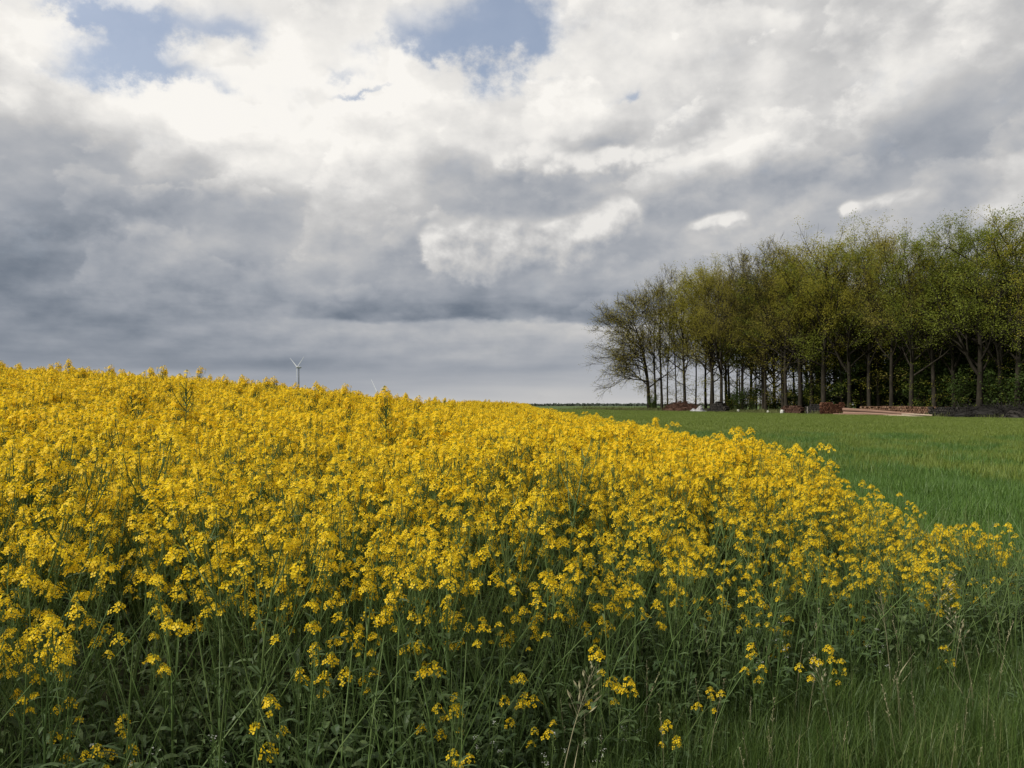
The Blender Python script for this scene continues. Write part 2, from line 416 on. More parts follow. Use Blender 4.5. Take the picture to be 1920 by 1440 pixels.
def blade(mb, rg, x, y, h, w, lean, az, mi=0, seg=3):
    ca, sa = math.cos(az), math.sin(az); tw = az + rg.uniform(1.0, 2.1); wx, wy = math.cos(tw)*w/2, math.sin(tw)*w/2
    b = len(mb.v)
    for i in range(seg):
        t = i/seg; d = lean*t*t; k = 1 - .45*t
        px, py, pz = x + ca*d, y + sa*d, h*(t - .25*(lean/h)*t*t)
        mb.v += [(px-wx*k, py-wy*k, pz), (px+wx*k, py+wy*k, pz)]
        if i: mb.f.append((b+2*i-2, b+2*i-1, b+2*i+1, b+2*i)); mb.m.append(mi)
    mb.v.append((x + ca*lean, y + sa*lean, h*(1 - .25*lean/h))); mb.f.append((b+2*seg-2, b+2*seg-1, b+2*seg)); mb.m.append(mi)
def tuft(seed, n, rad, h, w, mats, lean=.6, seeds=0, seg=3):
    rg = random.Random(seed); mb = MB()
    for i in range(n):
        r = rad*math.sqrt(rg.random()); t = rg.uniform(0, 6.283); hh = h*rg.uniform(.55, 1.15)
        blade(mb, rg, r*math.cos(t), r*math.sin(t), hh, w*rg.uniform(.7, 1.3), hh*lean*rg.random()**1.3, rg.uniform(0, 6.283), 0, seg)
    for i in range(seeds):
        r = rad*math.sqrt(rg.random()); t = rg.uniform(0, 6.283); hh = h*rg.uniform(1.15, 1.5); a = rg.uniform(0, 6.283); l = rg.uniform(.05, .2)*hh
        x, y = r*math.cos(t), r*math.sin(t)
        pts = [(x+math.cos(a)*l*k*k, y+math.sin(a)*l*k*k, hh*k) for k in (0, .35, .7, 1)]
        mb.tube(pts, [.0011, .001, .0009, .0006], 3, 1, False)
        for j in range(16):
            k = .74+.26*j/16; c = Vector((x+math.cos(a)*l*k*k, y+math.sin(a)*l*k*k, hh*k)); d = Vector((rg.uniform(-1, 1), rg.uniform(-1, 1), rg.uniform(.5, 1.4))).normalized()*rg.uniform(.008, .022)*(1.3-k+.25)
            s = d.orthogonal().normalized()*.0022
            mb.face([c, c+d*.5+s, c+d, c+d*.5-s], 1)
    return mb.mesh('tuft', mats)
rg = random.Random(11)
# growing wheat, near blades fine, far ones in wide patches
def patch(seed, size, n, h, w, mat):
    r2 = random.Random(seed); mb = MB()
    for i in range(n):
        hh = h*r2.uniform(.6, 1.1)
        blade(mb, r2, r2.uniform(-size/2, size/2), r2.uniform(-size/2, size/2), hh, w*r2.uniform(.7, 1.3), hh*.7*r2.random(), r2.uniform(0, 6.283), 0, 3)
    return mb.mesh('wheat_patch', [mat])
wp = [(patch(s, .8, 420, .40, .009, M_wheat),) for s in (1, 2, 3, 4)]
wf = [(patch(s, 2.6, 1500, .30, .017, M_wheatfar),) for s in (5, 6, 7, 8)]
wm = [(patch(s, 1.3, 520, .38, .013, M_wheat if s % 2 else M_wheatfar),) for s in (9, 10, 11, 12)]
near = []; mid = []; far = []
def vis(x, y, m=1.0): return abs(x) < .66*y + m
def sc_grid(lst, step, y0, y1, x1, nk, jz, cut):
    y = y0
    while y < y1:
        x = 3.0
        while x < x1:
            px, py = x + rg.uniform(-.3, .3)*step, y + rg.uniform(-.3, .3)*step
            if cut(px, py) and in_wheat(px, py) and vis(px, py, 2.5):
                lst.append((px, py, gz(px, py), 0, 0, rg.uniform(0, 6.283), rg.uniform(.85, 1.15), rg.randrange(nk)))
            x += step
        y += step
dist = lambda x, y: math.hypot(x, y) + 1.5*math.sin(x*1.3)
sc_grid(near, .62, 4.5, 24, 20, 4, 0, lambda x, y: dist(x, y) < 20)
sc_grid(mid, 1.05, 8, 46, 36, 4, 0, lambda x, y: 18.6 <= dist(x, y) < 42)
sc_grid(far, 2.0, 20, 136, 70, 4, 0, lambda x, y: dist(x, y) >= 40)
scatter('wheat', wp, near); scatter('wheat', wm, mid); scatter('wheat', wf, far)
# olive grass strip between the wheat and the wood
vt = [(tuft(s, 170, .9, .38, .03, [M_verge], .7),) for s in (21, 22, 23)]
vp = []
for i in range(900):
    t = rg.uniform(-16, 95); d = rg.uniform(-6.8, 6); p = P0 + LD*t + LN*d
    if d > -3.2 and rg.random() < .3: vp.append((p.x+.4, p.y, gz(p.x, p.y), 0, 0, rg.uniform(0, 6.28), rg.uniform(1.2, 2.0), rg.randrange(3)))
    vp.append((p.x, p.y, gz(p.x, p.y), 0, 0, rg.uniform(0, 6.28), rg.uniform(.6, 1.1)*(1.0 if d > -3 else .75), rg.randrange(3)))
scatter('verge_grass', vt, vp)
# meadow grass in the foreground margin
gt = [(tuft(31, 130, .13, .30, .0030, [M_grass, M_seed], .7),), (tuft(32, 110, .12, .36, .0030, [M_grass, M_seed], .7, 1),), (tuft(33, 110, .15, .26, .0032, [M_grass, M_seed], .9),), (tuft(34, 110, .13, .30, .003, [M_grass, M_seed], .9, 1),), (tuft(35, 100, .12, .38, .003, [M_grass, M_seed], 1.0, 0),)]
gp = []
y = .9
while y < 14:
    x = -2.6
    while x < 7:
        px, py = x + rg.uniform(-.07, .07), y + rg.uniform(-.07, .07); d = rape_edge(px, py)
        keep = d < (.1 if px < .6 else .35) if py < 9 else (d < 0 and px < right(py)+1.0)
        if not keep and d < .75 and px > -.6: keep = rg.random() < .7 - .6*d
        if in_wheat(px, py) : keep = False
        if px < .2: keep = keep and rg.random() < .35 + .5*max(0, px+.8)
        if keep and vis(px, py, .5):
            gp.append((px, py, gz(px, py), rg.uniform(-.12, .12), rg.uniform(-.12, .12), rg.uniform(0, 6.28), rg.uniform(.65, 1.15)*(1 if px > .2 else .75), rg.choice((0, 0, 1, 2, 2, 3, 4, 4))))
        x += .12
    y += .12
scatter('grass', gt, gp)
print('wheat', len(near), len(mid), len(far), 'grass', len(gp))
# ------------------------------------------------------------------ flowering rape plants
def petal4(mb, c, n, size, rg, mi=0):
    n = n.normalized(); a = n.orthogonal().normalized(); b = n.cross(a); r0 = rg.uniform(0, 1.57)
    for k in range(4):
        w = r0 + k*1.5708; u = a*math.cos(w) + b*math.sin(w); s = a*-math.sin(w) + b*math.cos(w)
        lift = rg.uniform(-.15, .35)
        p1 = c + u*size*.12; p2 = c + (u + n*lift*.6)*size*.62; p3 = c + (u + n*lift)*size
        h = size*rg.uniform(.34, .46)
        i = len(mb.v); mb.v += [tuple(q) for q in (p1, p2 + s*h, p3 + s*h*.55, p3 - s*h*.55, p2 - s*h)]
        mb.f.append((i, i+1, i+2, i+3, i+4)); mb.m.append(mi)
def head(seed, n, L, rad, pods=0):
    """one flower head: spiral of stalked four-petalled flowers below a knot of buds. materials: petal, bud, stem"""
    rg = random.Random(seed); mb = MB()
    mb.tube([(0, 0, -.15 if pods else -.01), (0, 0, -.01), (rg.uniform(-.004, .004), rg.uniform(-.004, .004), L*.6), (0, 0, L)], [.0012, .0016, .0014, .001], 3, 2, False)
    for i in range(n):
        t = i/(n-1); w = i*2.39996 + rg.uniform(-.3, .3); z = L*(.05 + .8*t) + rg.uniform(-.006, .006); r = rad*(1.0 - .62*t**1.5)*rg.uniform(.8, 1.2)
        base = Vector((0, 0, z*.75)); u = Vector((math.cos(w), math.sin(w), 0)); tip = u*r + Vector((0, 0, z + r*.35))
        s = Vector((-u.y, u.x, 0))*.0009
        mb.face([base-s, base+s, tip+s, tip-s], 2)
        nn = (u*rg.uniform(.45, 1.0) + Vector((rg.uniform(-.3, .3), rg.uniform(-.3, .3), rg.uniform(.4, 1.0))))
        petal4(mb, tip, nn, rg.uniform(.0112, .0150), rg)
    for i in range(9):
        w = i*2.4; r = .011*math.sqrt(i/9); c = Vector((r*math.cos(w), r*math.sin(w), L + .006 - .6*r)); k = .0034
        q = [c + Vector(v)*k for v in ((1, 0, 0), (0, 1, 0), (-1, 0, 0), (0, -1, 0), (0, 0, 1.8), (0, 0, -1.5))]
        for f in ((0, 1, 4), (1, 2, 4), (2, 3, 4), (3, 0, 4), (1, 0, 5), (2, 1, 5), (3, 2, 5), (0, 3, 5)): mb.face([q[j] for j in f], 1)
    for i in range(pods):
        w = rg.uniform(0, 6.28); z = -rg.uniform(.02, .14); u = Vector((math.cos(w), math.sin(w), 0)); b0 = Vector((0, 0, z)); m1 = b0 + u*.014 + Vector((0, 0, .006)); t1 = m1 + u*.016 + Vector((0, 0, .034))
        mb.tube([b0, m1, t1], [.0007, .0012, .0006], 3, 2, False)
    return mb
HEADS = [head(100+i, *a) for i, a in enumerate([(12, .055, .034, 5), (15, .065, .039, 7), (8, .045, .028, 4), (12, .075, .034, 9), (17, .065, .045, 6), (5, .035, .022, 5), (9, .06, .036, 4)])]
def rleaf(mb, base, az, L, W, rg, droop=.6):
    u = Vector((math.cos(az), math.sin(az), 0)); s = Vector((-u.y, u.x, 0)); i0 = len(mb.v); K = 4
    tw = rg.uniform(-.5, .5)
    for k in range(K+1):
        t = k/K; p = base + u*(L*t*(1-.15*t)) + Vector((0, 0, L*(.45*t - droop*t*t)))
        hw = W*(.28 + 1.6*t*(1-t)*1.4)*(1 - t**5)*.5*(1+.25*rg.uniform(-1, 1)) + .001
        e = Vector((0, 0, hw*(.35+tw*.5)))
        mb.v += [tuple(p - s*hw + e), tuple(p), tuple(p + s*hw + Vector((0, 0, hw*(.35-tw*.5))))]
        if k:
            b = i0 + 3*(k-1)
            mb.f += [(b, b+1, b+4, b+3), (b+1, b+2, b+5, b+4)]; mb.m += [0, 0]
def rape(seed, H, nbr, leaves=8, low=.45, lean=.08):
    rg = random.Random(seed); st = MB(); lf = MB(); heads = []
    la = rg.uniform(0, 6.28); dx, dy = math.cos(la)*lean*H, math.sin(la)*lean*H
    axis_ = lambda t: Vector((dx*t*t + .012*math.sin(7*t+seed), dy*t*t + .012*math.cos(6*t+seed), H*t))
    st.tube([axis_(k/6) for k in range(7)], [.0068*H - .0050*H*(k/6) for k in range(7)], 5, 0, False)
    up = Vector((0, 0, 1))
    def put(p, d, big):
        q = up.rotation_difference((d*.6 + up).normalized()).to_matrix().to_4x4()
        h = rg.choice((0, 1, 3, 4, 6)) if big and H > .9 else rg.choice((0, 2, 5, 5, 2, 6))
        heads.append((h, p, (q @ Matrix.Rotation(rg.uniform(0, 6.28), 4, 'Z')), rg.uniform(.62, 1.08)))
    put(axis_(1.0), axis_(1.0)-axis_(.9), True)
    for i in range(nbr):
        t = low + (.93-low)*(i + rg.random()*.6)/nbr; a = i*2.4 + rg.uniform(-.5, .5); b = axis_(t); u = Vector((math.cos(a), math.sin(a), 0))
        top = H*rg.uniform(.78, 1.0) if rg.random() < .68 else H*rg.uniform(t+.08, .85)
        ln = max(top - b.z, .08); out = ln*rg.uniform(.32, .72)
        pts = [b, b + u*out*.45 + up*ln*.3, b + u*out*.8 + up*ln*.65, b + u*out + up*ln]
        st.tube(pts, [.0030*H, .0024*H, .0019*H, .0012*H], 4, 0, False)
        put(pts[-1], pts[-1]-pts[-2], rg.random() < .6)
        if rg.random() < .6: rleaf(lf, b, a + .3, rg.uniform(.05, .10), .016, rg, .35)
        for _ in range(2 if ln > .3 else 1):
            if rg.random() > .62 or ln < .16: continue
            c = pts[1]; a2 = a + rg.choice((-1, 1))*1.1; u2 = Vector((math.cos(a2), math.sin(a2), 0)); l2 = ln*rg.uniform(.4, .62)
            p2 = [c, c + u2*l2*.25 + up*l2*.5, c + u2*l2*.42 + up*l2]
            st.tube(p2, [.0018*H, .0014*H, .001*H], 3, 0, False); put(p2[-1], p2[-1]-p2[-2], False)
    for i in range(leaves):
        t = rg.uniform(.04, .72); k = 1 - t
        rleaf(lf, axis_(t), rg.uniform(0, 6.28), (.05 + .12*k)*rg.uniform(.6, 1.25)*min(1, H), (.014 + .040*k)*rg.uniform(.6, 1.2)*min(1, H), rg, rg.uniform(.3, .95))
    return st, lf, heads
spec = [(1.18, 7), (1.10, 6), (1.24, 8), (1.05, 6), (1.15, 5), (.98, 5), (1.2, 7), (1.12, 8), (.70, 4), (.62, 3), (.78, 4), (.55, 3)]
PL = [rape(200+i, h, n+1, 11 if h > .9 else 8, (.36, .46, .54)[i % 3], .05 + .05*(i % 4)) for i, (h, n) in enumerate(spec)]
TALL = rape(291, 1.42, 10, 7, .80, .03)
head_me = [h.mesh('flower_head', [M_petal, M_bud, M_stem]) for h in HEADS]
stem_me = [p[0].mesh('stem', [M_stem]) for p in PL]; leaf_me = [p[1].mesh('foliage', [M_rleaf]) for p in PL]
def joined(p, grow_=1.0):
    mb = MB(); mb.add(p[0], None, 2); mb.add(p[1], None, 3)
    for h, loc, q, s in p[2]: mb.add(HEADS[h], Matrix.Translation(loc) @ q @ Matrix.Scale(s*grow_, 4))
    return mb.mesh('rape', [M_petal, M_bud, M_stem, M_rleaf])
whole = [(joined(p),) for p in PL] + [(joined(TALL),)]
far_whole = [(joined(p, 1.32),) for p in PL] + [(joined(TALL, 1.25),)]
rg = random.Random(5)
pos = []
y = .9
def tall_kinds(): return rg.randrange(0, 8)
while y < 95:
    step = 0.16 if y < 4.5 else .15 if y < 7 else (.135 if y < 26 else .2)
    x = -.66*y - 1.2
    while x < right(y) + .3:
        px, py = x + rg.uniform(-.5, .5)*step, y + rg.uniform(-.5, .5)*step
        x += step
        if not vis(px, py, 1.0) or px*px + py*py < 1.9: continue
        d = rape_edge(px, py)
        if d < (-.35 if px < .3 else -.6) or (d < -.2 and rg.random() < .4) or (d < .1 and rg.random() < .6): continue
        if py > 24 and px < -.02*py - 3 and py > 30: continue           # behind the crest
        rside = sm(-.6, 2.2, px)*sm(11, 6, py)                           # thin, low corner by the grass margin
        if d < 1.3 and rg.random() < (.45 + .2*sm(2.4, 3.4, px))*rside*(1.3-d): continue
        edge = sm(-.2, 1.0 + .9*rside, d)
        hs = (.80 - .24*rside) + (.22 + .14*rside)*edge
        hs *= 1 - .24*sm(2.0, 3.5, px)*sm(10, 6.5, py)
        gap = math.sin(px*1.9+1.3)*math.sin(py*2.3+.4) + .6*math.sin(px*4.1+py*3.3)
        if py < 8 and gap < -.70 and rg.random() < .8: continue
        k = tall_kinds()
        if rg.random() < .15*(1-edge) + .05 or d < -.1: k = 8 + rg.randrange(4)
        elif d > 2 and py > 6 and rg.random() < (.03 if py > 12 else .012): k = 12
        s = hs*rg.uniform(.80, 1.10)*(1 + .07*math.sin(px*2.7 + 1.1*py)*math.sin(py*1.9 - .7*px + 2) + .03*math.sin(px*6.1))
        pos.append([px, py, gz(px, py) - .01, rg.gauss(0, .085), rg.gauss(0, .085), rg.uniform(0, 6.283), s, k])
    y += step
# the largest-showing plants become individual things
def share(p):
    px, py = p[0], p[1]
    if abs(px/py) > .62 or py < 1.6: return 1e9
    return py + (.9*max(0, rape_edge(px, py) - .5))
order = sorted([i for i in range(len(pos)) if pos[i][7] < 12], key=lambda i: share(pos[i]))
indiv = set(order[:285])
rest = [p for i, p in enumerate(pos) if i not in indiv]
scatter('rapeseed_crop', whole, [p for p in rest if p[1] < 6.5 + .6*math.sin(p[0]*3)])
scatter('rapeseed_crop', far_whole, [p for p in rest if p[1] >= 6.5 + .6*math.sin(p[0]*3)])
def plant(kind, x, y, z, rx, ry, rz, s, label, group=None):
    p = PL[kind] if kind < 12 else TALL
    o = thing('rapeseed_plant', (x, y, z), label, 'plant', group); o.rotation_euler = (rx, ry, rz); o.scale = (s, s, s)
    link('stem', stem_me[kind], o); link('foliage', leaf_me[kind], o)
    for h, loc, q, hs in p[2]:
        c = link('flower_head', head_me[h], o); c.matrix_local = Matrix.Translation(loc) @ q @ Matrix.Scale(hs, 4)
    return o
stem_me.append(TALL[0].mesh('stem', [M_stem])); leaf_me.append(TALL[1].mesh('foliage', [M_rleaf]))
proto = {}
def copy_tree(o):
    c = o.copy(); COL.objects.link(c)
    for ch in o.children:
        d = ch.copy(); COL.objects.link(d); d.parent = c; d.matrix_parent_inverse = ch.matrix_parent_inverse.copy()
    return c
GR = 'flowering rapeseed plants in the front rows of the field'
for i in sorted(indiv):
    x, y, z, rx, ry, rz, s, k = pos[i]
    lab = 'yellow flowering rapeseed plant among the crowded front rows of the field' if k < 8 else 'short yellow flowering rapeseed plant squeezed between taller ones in the front rows'
    if k in proto:
        o = copy_tree(proto[k]); o.location = (x, y, z); o.rotation_euler = (rx, ry, rz); o.scale = (s, s, s)
        tag(o, lab, 'plant', GR if k < 8 else 'short rapeseed plants in the front rows')
    else: proto[k] = plant(k, x, y, z, rx, ry, rz, s, lab, GR if k < 8 else 'short rapeseed plants in the front rows')
# a few that stand out by themselves
def solo(kind, px, d, s, label, rz=0, rx=0, ry=0):
    x, y, z = ray(px, d); return plant(kind, x, y, z, rx, ry, rz, s, label)
solo(12, 348, 7.6, 1.23, 'tallest rapeseed plant, its broad flower top crossing the skyline at left', 1.0)
solo(12, 262, 9.5, 1.19, 'slim rapeseed plant with round top above the skyline, left of the tallest', 2.0)
solo(9, 815, 3.05, .95, 'low rapeseed plant with a flat flower cluster among dark stems at bottom centre', .5)
solo(11, 830, 2.75, .75, 'lowest rapeseed plant with small yellow cluster near the bottom edge of photo', 2.5)
solo(9, 1120, 3.45, .9, 'short rapeseed plant with loose flowers before the crop, right of dark stems', 1.2)
solo(8, 1770, 4.75, .85, 'short rapeseed plant with dense cluster alone in grass at the right corner', 3.0)
# low broad-leaved weeds filling the foot of the crop
def weed(seed, n, H):
    r2 = random.Random(seed); mb = MB()
    for i in range(n):
        a = r2.uniform(0, 6.28); r = .11*math.sqrt(r2.random()); h = H*r2.random(); b = Vector((r*math.cos(a), r*math.sin(a), h))
        rleaf(mb, b, a + r2.uniform(-.6, .6), r2.uniform(.035, .085), r2.uniform(.012, .034), r2, r2.uniform(.1, .8))
        if i % 3 == 0: mb.tube([(r*.3*math.cos(a), r*.3*math.sin(a), 0), tuple(b)], [.0016, .001], 3, 0, False)
    for i in range(3):
        a = r2.uniform(0, 6.28); r = .1*math.sqrt(r2.random()); h = r2.uniform(.4, .85); l = r2.uniform(-.3, .3); m_ = r2.uniform(-.3, .3)
        p = [Vector((r*math.cos(a) + l*k*k, r*math.sin(a) + m_*k*k, h*k)) for k in (0, .33, .66, 1)]
        mb.tube(p, [.0034, .003, .0024, .0014], 4, 1, False)
        for k in range(5): q = p[0] + (p[3]-p[0])*r2.uniform(.2, .95); rleaf(mb, q, r2.uniform(0, 6.28), r2.uniform(.03, .08), r2.uniform(.006, .014), r2, .3)
        b_ = r2.uniform(0, 6.28); mb.tube([p[2], p[2] + Vector((math.cos(b_)*.05, math.sin(b_)*.05, .14))], [.002, .001], 3, 1, False)
    return mb.mesh('weed', [M_rleaf, M_stem])
wd = []
for i in range(2300):
    px, py = rg.uniform(-3.4, 4.4), rg.uniform(1.1, 7.0); d = rape_edge(px, py)
    if (-.5 if px < .5 else -.05) < d < 1.2 and vis(px, py, .4): wd.append((px, py, gz(px, py), 0, 0, rg.uniform(0, 6.28), rg.uniform(.7, 1.25), rg.randrange(4)))
for i in range(120):
    px, py = rg.uniform(.3, 4.2), rg.uniform(3.2, 6.0)
    if rape_edge(px, py) < -.2 and math.sin(px*3.1)+math.sin(py*4.3+px) > .4: wd.append((px, py, gz(px, py), 0, 0, rg.uniform(0, 6.28), rg.uniform(.5, .9), rg.randrange(4)))
scatter('undergrowth', [(weed(800+i, 34, .22+.07*i),) for i in range(4)], wd)
print('rape', len(pos))
# ------------------------------------------------------------------ the wood
def leaf_clump(mb, rg, c, rad, n, size, mi=0):
    for j in range(n):
        d = Vector((rg.gauss(0, .5), rg.gauss(0, .5), rg.gauss(0, .42)))*rad
        p = c + d; a = Vector((rg.uniform(-1, 1), rg.uniform(-1, 1), rg.uniform(-.6, .6))).normalized(); b = a.cross(Vector((rg.uniform(-1, 1), rg.uniform(-1, 1), rg.uniform(-1, 1)))).normalized()
        s = size*rg.uniform(.6, 1.3)
        mb.face([p - a*s*.5, p + b*s*.32, p + a*s*.5, p - b*s*.32], mi)
def grow(tr, lf, rg, p, d, L, r, depth, prm):
    """recursive limb: curved tube that forks, leaf clumps near the ends"""
    n = 4 if depth > 1 else 3; pts = [p]; q = p.copy(); dd = d.normalized()
    for i in range(n):
        dd = (dd + Vector((rg.uniform(-1, 1), rg.uniform(-1, 1), rg.uniform(-1, 1)))*prm['wob'] + Vector((0, 0, 1))*prm['up'] + prm.get('pull', Vector())*.1).normalized()
        q = q + dd*(L/n); pts.append(q.copy())
    tip = r*.5 if depth > 0 else r*.3
    tr.tube(pts, [r + (tip-r)*i/n for i in range(n+1)], 5 if r > .06 else 3, 0, False)
    if depth <= prm['leafdepth']:
        m = prm['leaves']
        for i in range(1, n+1):
            if rg.random() < prm['fill']: leaf_clump(lf, rg, pts[i], prm['crad'], m, prm['size'])
    if depth == 0: return
    for k in range(prm['kids']):
        t = rg.uniform(.35, 1.0) if k else 1.0
        i = min(int(t*n), n-1); b = pts[i] + (pts[i+1]-pts[i])*(t*n-i)
        ax = (pts[i+1]-pts[i]).normalized(); o = ax.orthogonal().normalized(); o = Matrix.Rotation(rg.uniform(0, 6.283), 3, ax) @ o
        sp = rg.uniform(.35, .95)*prm['spread'] if k else rg.uniform(.05, .3)
        grow(tr, lf, rg, b, ax*math.cos(sp) + o*math.sin(sp), L*rg.uniform(.55, .78), max(r*(.62 if k else .72)*(1-.25*t), prm.get('minr', .015)), depth-1, prm)
def tree(seed, H, r0, c0, limbs, bend=(0, 0), fork=None, shrubby=0, **kw):
    rg = random.Random(seed); tr = MB(); lf = MB()
    prm = dict(wob=.16, up=.07, spread=1.0, kids=4, leafdepth=1, leaves=13, fill=.85, crad=.8, size=.19, depth=2, limb=.26, rise=(.32, 1.0), crook=.5); prm.update(kw)
    def ax(t): return Vector((bend[0]*t**1.6 + prm['crook']*math.sin(4*t+seed)*t, bend[1]*t**1.6 + prm['crook']*math.cos(3.4*t+seed)*t, H*t))
    K = 9; pts = [ax(k/K*.93) for k in range(K+1)]
    tr.tube(pts, [r0*(1.18 if k == 0 else 1 - .86*(k/K)) for k in range(K+1)], 7, 0, False)
    for i in range(limbs):
        t = c0 + (.93-c0)*(i + rg.random())/limbs; b = ax(t); a = i*2.4 + rg.uniform(-.6, .6)
        if prm.get('side') and rg.random() < prm['side'][1]: a = prm['side'][0] + rg.gauss(0, .7)
        up_ = rg.uniform(*prm['rise']); d = Vector((math.cos(a), math.sin(a), up_))
        L = H*prm['limb']*(1.1 - .55*(t-c0)/(1-c0))*rg.uniform(.7, 1.2)
        grow(tr, lf, rg, b, d, L, max(r0*prm.get('thick', .42)*(1 - .7*t), .03), prm['depth'], prm)
    grow(tr, lf, rg, ax(.9), Vector((rg.uniform(-.3, .3), rg.uniform(-.3, .3), 1)), H*prm.get('lead', .09), r0*.14, 2, prm)
    if fork:
        t, a, L, rr = fork; grow(tr, lf, rg, ax(t), Vector((math.cos(a)*.75, math.sin(a)*.3, 1)), L, rr, 3, prm)
    for i in range(shrubby):                                  # thin leafy side shoots low on the bole
        t = rg.uniform(.05, c0+.08); a = rg.uniform(0, 6.283); b = ax(t)
        q = [b, b + Vector((math.cos(a), math.sin(a), .25))*rg.uniform(.7, 1.5)]; q.append(q[1] + Vector((math.cos(a), math.sin(a), -.05))*rg.uniform(.5, 1.4))
        tr.tube(q, [.02, .014, .008], 3, 0, False)
        for p in (q[1], (q[1]+q[2])/2, q[2]): leaf_clump(lf, rg, p, .62, 9, prm['size']*.95)
    return tr, lf
def tree_meshes(nm, args, leafmat):
    tr, lf = tree(**args)
    print(nm, len(tr.f), len(lf.f))
    return tr.mesh('trunk', [M_bark], True), lf.mesh('crown', [leafmat])
KIND = {}
for i in range(4): KIND['olive%d' % i] = tree_meshes('olive', dict(seed=300+i, H=21, r0=.27+.03*i, c0=.22, limbs=24, limb=.23, fill=.62, leaves=15, crad=.72, size=.19, shrubby=14, fork=(.3+.05*i, 1.3*i, 6.5, .17) if i % 2 else None), M_olive)
for i in range(3): KIND['green%d' % i] = tree_meshes('green', dict(seed=320+i, H=21, r0=.31, c0=.18, limbs=26, limb=.235, fill=.74, leaves=19, crad=.74, size=.19, shrubby=18, fork=(.28, 2.0*i, 7, .19) if i != 1 else None), M_green)
for i in range(2): KIND['brown%d' % i] = tree_meshes('brown', dict(seed=340+i, H=21, r0=.27, c0=.22, limbs=23, limb=.22, fill=.55, leaves=13, crad=.7, size=.17, shrubby=14, fork=(.34, 2.6*i, 7, .17)), M_brown)
for i in range(2): KIND['bare%d' % i] = tree_meshes('bare', dict(seed=350+i, H=22, r0=.25, c0=.26, limbs=19, limb=.19, rise=(.6, 1.7), lead=.13, depth=3, minr=.02, fill=.34, leaves=4, size=.16, crad=.5, shrubby=12), M_brown)
for i in range(2): KIND['thin%d' % i] = tree_meshes('thin', dict(seed=360+i, H=19, r0=.15, c0=.28, limbs=14, limb=.18, rise=(.5, 1.4), fill=.7, leaves=10, size=.18, crad=.7, shrubby=12), M_olive)
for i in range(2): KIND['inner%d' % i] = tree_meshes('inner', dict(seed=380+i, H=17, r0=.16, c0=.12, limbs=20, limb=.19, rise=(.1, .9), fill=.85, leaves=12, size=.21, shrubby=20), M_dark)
for i in range(4): KIND['front_olive%d' % i] = tree_meshes('front', dict(seed=500+i, H=21.5, r0=.30+.03*i, c0=.27, limbs=22, limb=.23, rise=(.45, 1.4), thick=.50, fill=.50, leaves=21, crad=.74, size=.16, shrubby=10, fork=(.24+.04*i, 1.3*i, 5.2, .2) if i % 2 else None), M_olive)
for i in range(3): KIND['front_green%d' % i] = tree_meshes('front', dict(seed=520+i, H=21.5, r0=.32, c0=.24, limbs=24, limb=.235, rise=(.4, 1.3), thick=.50, fill=.55, leaves=22, crad=.76, size=.16, shrubby=11, fork=(.26, 2.0*i, 5.5, .22) if i != 1 else None), M_green)
for i in range(2): KIND['front_brown%d' % i] = tree_meshes('front', dict(seed=540+i, H=21.5, r0=.29, c0=.28, limbs=21, limb=.22, rise=(.45, 1.4), thick=.50, fill=.44, leaves=17, crad=.7, size=.15, shrubby=9, fork=(.28, 2.6*i, 5, .2)), M_brown)
KIND['lean'] = tree_meshes('lean', dict(seed=371, H=15.0, r0=.32, c0=.22, limbs=30, bend=(-2.6, -.5), limb=.28, side=(3.2, .74), rise=(.12, 1.3), wob=.17, up=-.02, depth=3, kids=5, fill=.27, leaves=4, size=.16, crad=.5, minr=.02, shrubby=24), M_brown)
KIND['oak'] = tree_meshes('oak', dict(seed=372, H=21.5, r0=.42, c0=.24, limbs=19, bend=(.4, 0), limb=.26, fork=(.24, 2.7, 6.5, .26), fill=.55, thick=.5, leaves=17, crad=.75, size=.19, shrubby=6), M_green)
def mk_tree(name, kind, x, y, s, rz, label, group=None):
    o = thing(name, (x, y, gz(x, y) - .05), label, 'tree', group, rz); o.scale = (s, s, s*1.0)
    link('trunk', KIND[kind][0], o); link('crown', KIND[kind][1], o)
    return o
